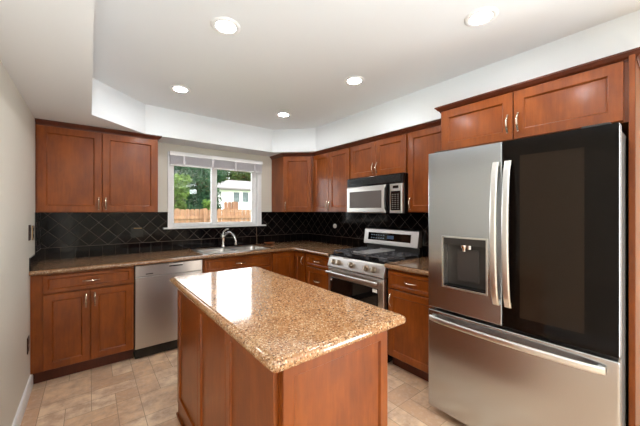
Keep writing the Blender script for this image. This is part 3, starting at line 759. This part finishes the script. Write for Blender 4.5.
t = thing('soffit_light', 'small unlit round puck light in the soffit above the window', 'ceiling light', (1.32, 3.60, ZS))
MB().lathe([(.045, -.0005), (.062, -.0005), (.062, -.005), (.05, -.008), (.045, -.006)], seg=32).build('trim_ring', TRIMW, t)
MB().lathe([(.001, -.001), (.046, -.001), (.046, -.003), (.001, -.003)], seg=32).build('lens', plain('frosted_lens', srgb(225, 222, 214), .4), t)

# ------------------------------------------------------------------ outlets
def outlet(name, label, loc, rz, plate_mat, gang=1, w=.072, h=.117, insert=BLACK):
    t = thing(name, label, 'outlet', loc, rz)
    MB().box(-w / 2, w / 2, -.006, -.0003, -h / 2, h / 2, .002).build('cover_plate', plate_mat, t)
    for dz in (-.026, .026): MB().box(-.017, .017, -.0085, -.006, dz - .014, dz + .014, .003).build('socket', insert, t)
    return t
# faces +X on the left wall: local -y must point to +X  -> rotate +90
outlet('light_switch', 'dark bronze switch plate on the left wall above the counter end', (XL, 3.11, 1.20), pi / 2, BRONZE, insert=BRONZE)
outlet('wall_outlet', 'brass coloured outlet plate on the left wall beside the tile edge', (XL, 3.27, 1.19), pi / 2, BRASS, w=.07, insert=BRONZE)
outlet('wall_outlet', 'dark brown outlet low on the left wall beside the base cabinet', (XL, 3.035, .375), pi / 2, BRONZE, insert=BRONZE)
t = outlet('wall_outlet', 'black outlet plate in the tile left of the window', (.405, YB - T, 1.135), 0, BLACK, w=.117, h=.117)
MB().box(-.03, .045, -.0105, -.0085, .040, .046).build('indicator_strip', BRASS, t)
t = outlet('wall_outlet', 'black outlet with round white plug on the tile left of the stove', (XR - T, 3.02, 1.15), RB, BLACK)
MB().lathe([(.001, -.03), (.022, -.028), (.03, -.02), (.03, -.0085), (.001, -.0085)], (0, 0, .01), 'Y').build('round_plug', PLASTIC_W, t)

# ------------------------------------------------------------------ outside
GZ = -.5
LAWN = plain('lawn_green', srgb(96, 118, 62), .9)
o = struct('ground', MB().box(-40, 60, YB + .3, 80, GZ - .2, GZ).box(-40, 60, -40, YREAR - .3, GZ - .2, GZ), LAWN)
def m_fence():
    t = NT('cedar_board'); v = t.coord((1, 1, .15)); n = t.noise(v, 14, 4, .6)
    t.bsdf(t.ramp(n, [(.3, srgb(100, 70, 48)), (.7, srgb(140, 102, 72))]), .8); return t.m
CEDAR = m_fence()
FYF = 9.5
def pt(px, z, Y):      # world X on plane Y seen at pixel column px
    a = TH + math.atan((px - 320) / 293.0); return Y * math.tan(a)
def fence(label, x0, x1, Y, zt_, thick=.02):
    t = thing('wooden_fence', label, 'fence', (x0, Y, GZ)); L = x1 - x0; H = zt_ - GZ
    m = MB(); rn = random.Random(5); x = 0
    while x < L:
        h = H + rn.uniform(-.015, .015); m.add([(x + .006, 0, 0), (x + .134, 0, 0), (x + .134, 0, h - .03), (x + .11, 0, h), (x + .03, 0, h), (x + .006, 0, h - .03)] + [(x + .006, thick, 0), (x + .134, thick, 0), (x + .134, thick, h - .03), (x + .11, thick, h), (x + .03, thick, h), (x + .006, thick, h - .03)],
              [(0, 1, 2, 3, 4, 5), (11, 10, 9, 8, 7, 6)] + [(i, (i + 1) % 6, 6 + (i + 1) % 6, 6 + i) for i in range(6)]); x += .14
    m.build('picket_panel', CEDAR, t)
    for z in (.25, H - .3): MB().box(0, L, -.04, -.0, z, z + .09).build('rail', CEDAR, t)
    x = .3
    while x < L: MB().box(x, x + .1, -.1, -.005, 0, H + .02).build('post', CEDAR, t); x += 1.9
    return t
fence('long cedar picket fence across the yard, seen through the window', 0.6, 8.5, FYF, 1.425)
fence('taller cedar fence section in front of the white house', pt(224, 0, FYF + 1.2), pt(238, 0, FYF + 1.2), FYF + 1.2, 1.70)
# house
HW = plain('white_siding', srgb(236, 234, 230), .7); ROOFM = plain('grey_shingle', srgb(96, 92, 90), .85); SHUT = plain('house_window_dark', srgb(70, 84, 84), .3)
HY = 24.0; hx0 = pt(216, 0, HY); hx1 = hx0 + 9.5
zw = lambda py, Y, px: HC + (211 - py) * (pt(px, 0, Y) * sin(TH) + Y * cos(TH)) / 293.0
hs = thing('neighbor_house', 'white two-storey house with grey roof beyond the fence', 'house', (hx0, HY, GZ))
zt0 = zw(190, HY, 235) - GZ
MB().box(0, 9.5, 0, 8, 0, zt0).build('wall', HW, hs)
MB().loft([[(-.5, -.6, zt0 - .02), (10, -.6, zt0 - .02), (10, 8.6, zt0 - .02), (-.5, 8.6, zt0 - .02)], [(-.5, -.6, zt0 + .1), (10, -.6, zt0 + .1), (10, 8.6, zt0 + .1), (-.5, 8.6, zt0 + .1)], [(2.5, 4, zt0 + 1.25), (7, 4, zt0 + 1.25), (7, 4.1, zt0 + 1.25), (2.5, 4.1, zt0 + 1.25)]]).build('roof', ROOFM, hs)
for px in (236.5, 245.5):
    xa = pt(px, 0, HY) - hx0; wd = MB().box(xa - .25, xa + .25, -.04, .0, zw(202, HY, px) - GZ, zw(192.5, HY, px) - GZ).build('window', SHUT, hs)
MB().box(-.02, 9.5, -.03, 0, zt0 - 1.75, zt0 - 1.7).build('band', ROOFM, hs)
# trees
def m_leaf(name, a, b):
    t = NT(name); info = t.coord(); n = t.noise(info, 1.6, 4, .7)
    c = t.ramp(n, [(.35, a), (.65, b)])
    d1 = t.n('BsdfDiffuse'); t.l(c, d1.inputs[0]); tr = t.n('BsdfTranslucent'); t.l(c, tr.inputs[0])
    mx = t.n('MixShader'); mx.inputs[0].default_value = .35; t.l(d1.outputs[0], mx.inputs[1]); t.l(tr.outputs[0], mx.inputs[2]); t.l(mx.outputs[0], t.out.inputs[0]); return t.m
LEAF = [m_leaf('leaf_deep_green', srgb(28, 50, 38), srgb(62, 88, 62)), m_leaf('leaf_fresh_green', srgb(52, 76, 34), srgb(98, 122, 56)), m_leaf('leaf_dark', srgb(36, 50, 28), srgb(72, 84, 46))]
BARK = plain('bark', srgb(70, 56, 44), .9)
def tree(label, x, y, h, rad, leaf, n=2600, ls=.16, low=.25, seed=1):
    rn = random.Random(seed); t = thing('tree', label, 'tree', (x, y, GZ), 0, 'trees beyond the fence')
    MB().tube([(0, 0, 0), (.05, 0, h * .3), (0, .05, h * .6), (0, 0, h * .9)], [rad * .07, rad * .055, rad * .035, .02], 10).build('trunk', BARK, t)
    m = MB(); blobs = []
    for k in range(16):
        a = rn.uniform(0, 2 * pi); rr = rad * rn.uniform(.1, .72); br_ = rad * rn.uniform(.28, .46); zz = rn.uniform(h * (low + .08), h - br_ * (.8 if k % 3 else 1.0)) if k > 2 else h - br_
        s_ = 1 - abs(zz / h - .55) * .7; blobs.append((rr * s_ * cos(a), rr * s_ * sin(a), zz, br_))
    for k in range(n):
        bx, by, bz, br = blobs[rn.randrange(len(blobs))]
        v = Vector((rn.gauss(0, 1), rn.gauss(0, 1), rn.gauss(0, 1))).normalized() * br * (rn.random() ** .35)
        p = Vector((bx, by, bz)) + v
        if p.z < h * low * .8: continue
        u = Vector((rn.gauss(0, 1), rn.gauss(0, 1), rn.gauss(0, 1))).normalized(); q = u.orthogonal().normalized(); s2 = ls * rn.uniform(.6, 1.3)
        m.add([p - u * s2, p - q * s2 * .55, p + u * s2, p + q * s2 * .55], [(0, 1, 2, 3)])
    m.build('crown', LEAF[leaf], t); return t
def tree_at(label, px, Y, ztop, rad, leaf, **kw):
    tree(label, pt(px, 0, Y), Y, ztop - GZ, rad, leaf, **kw)
def zt(px, Y, deg): X = pt(px, 0, Y); return HC + math.hypot(X, Y) * math.tan(R(deg))
tree_at('bright green tree at the left edge of the window view', 175, 12.5, zt(175, 12.5, 6.5), .75, 1, n=3000, ls=.07, low=.2, seed=2)
tree_at('large deep green tree left of centre in the window view', 183, 15.8, zt(183, 15.8, 9.2), 1.75, 0, n=10000, ls=.085, low=.12, seed=3)
tree_at('deep green tree just left of the window mullion', 202, 18.5, zt(202, 18.5, 8.9), 1.7, 0, n=10000, ls=.09, low=.12, seed=4)
tree_at('low bright green bush tree behind the fence near the mullion', 208, 12.6, 1.85, .42, 1, n=1500, ls=.05, low=.1, seed=5)
tree_at('dark green tree behind the left end of the white house', 219, 37, zt(219, 37, 8.6), 2.7, 2, n=9000, ls=.19, low=.2, seed=6)
tree_at('dark green tree behind the right end of the white house', 243, 42, zt(243, 42, 8.4), 4.4, 2, n=12000, ls=.24, low=.2, seed=8)
tree_at('tall pale green tree farther behind the deep green trees', 193, 23.0, zt(193, 23, 9.2), 2.0, 1, n=6000, ls=.13, low=.15, seed=9)
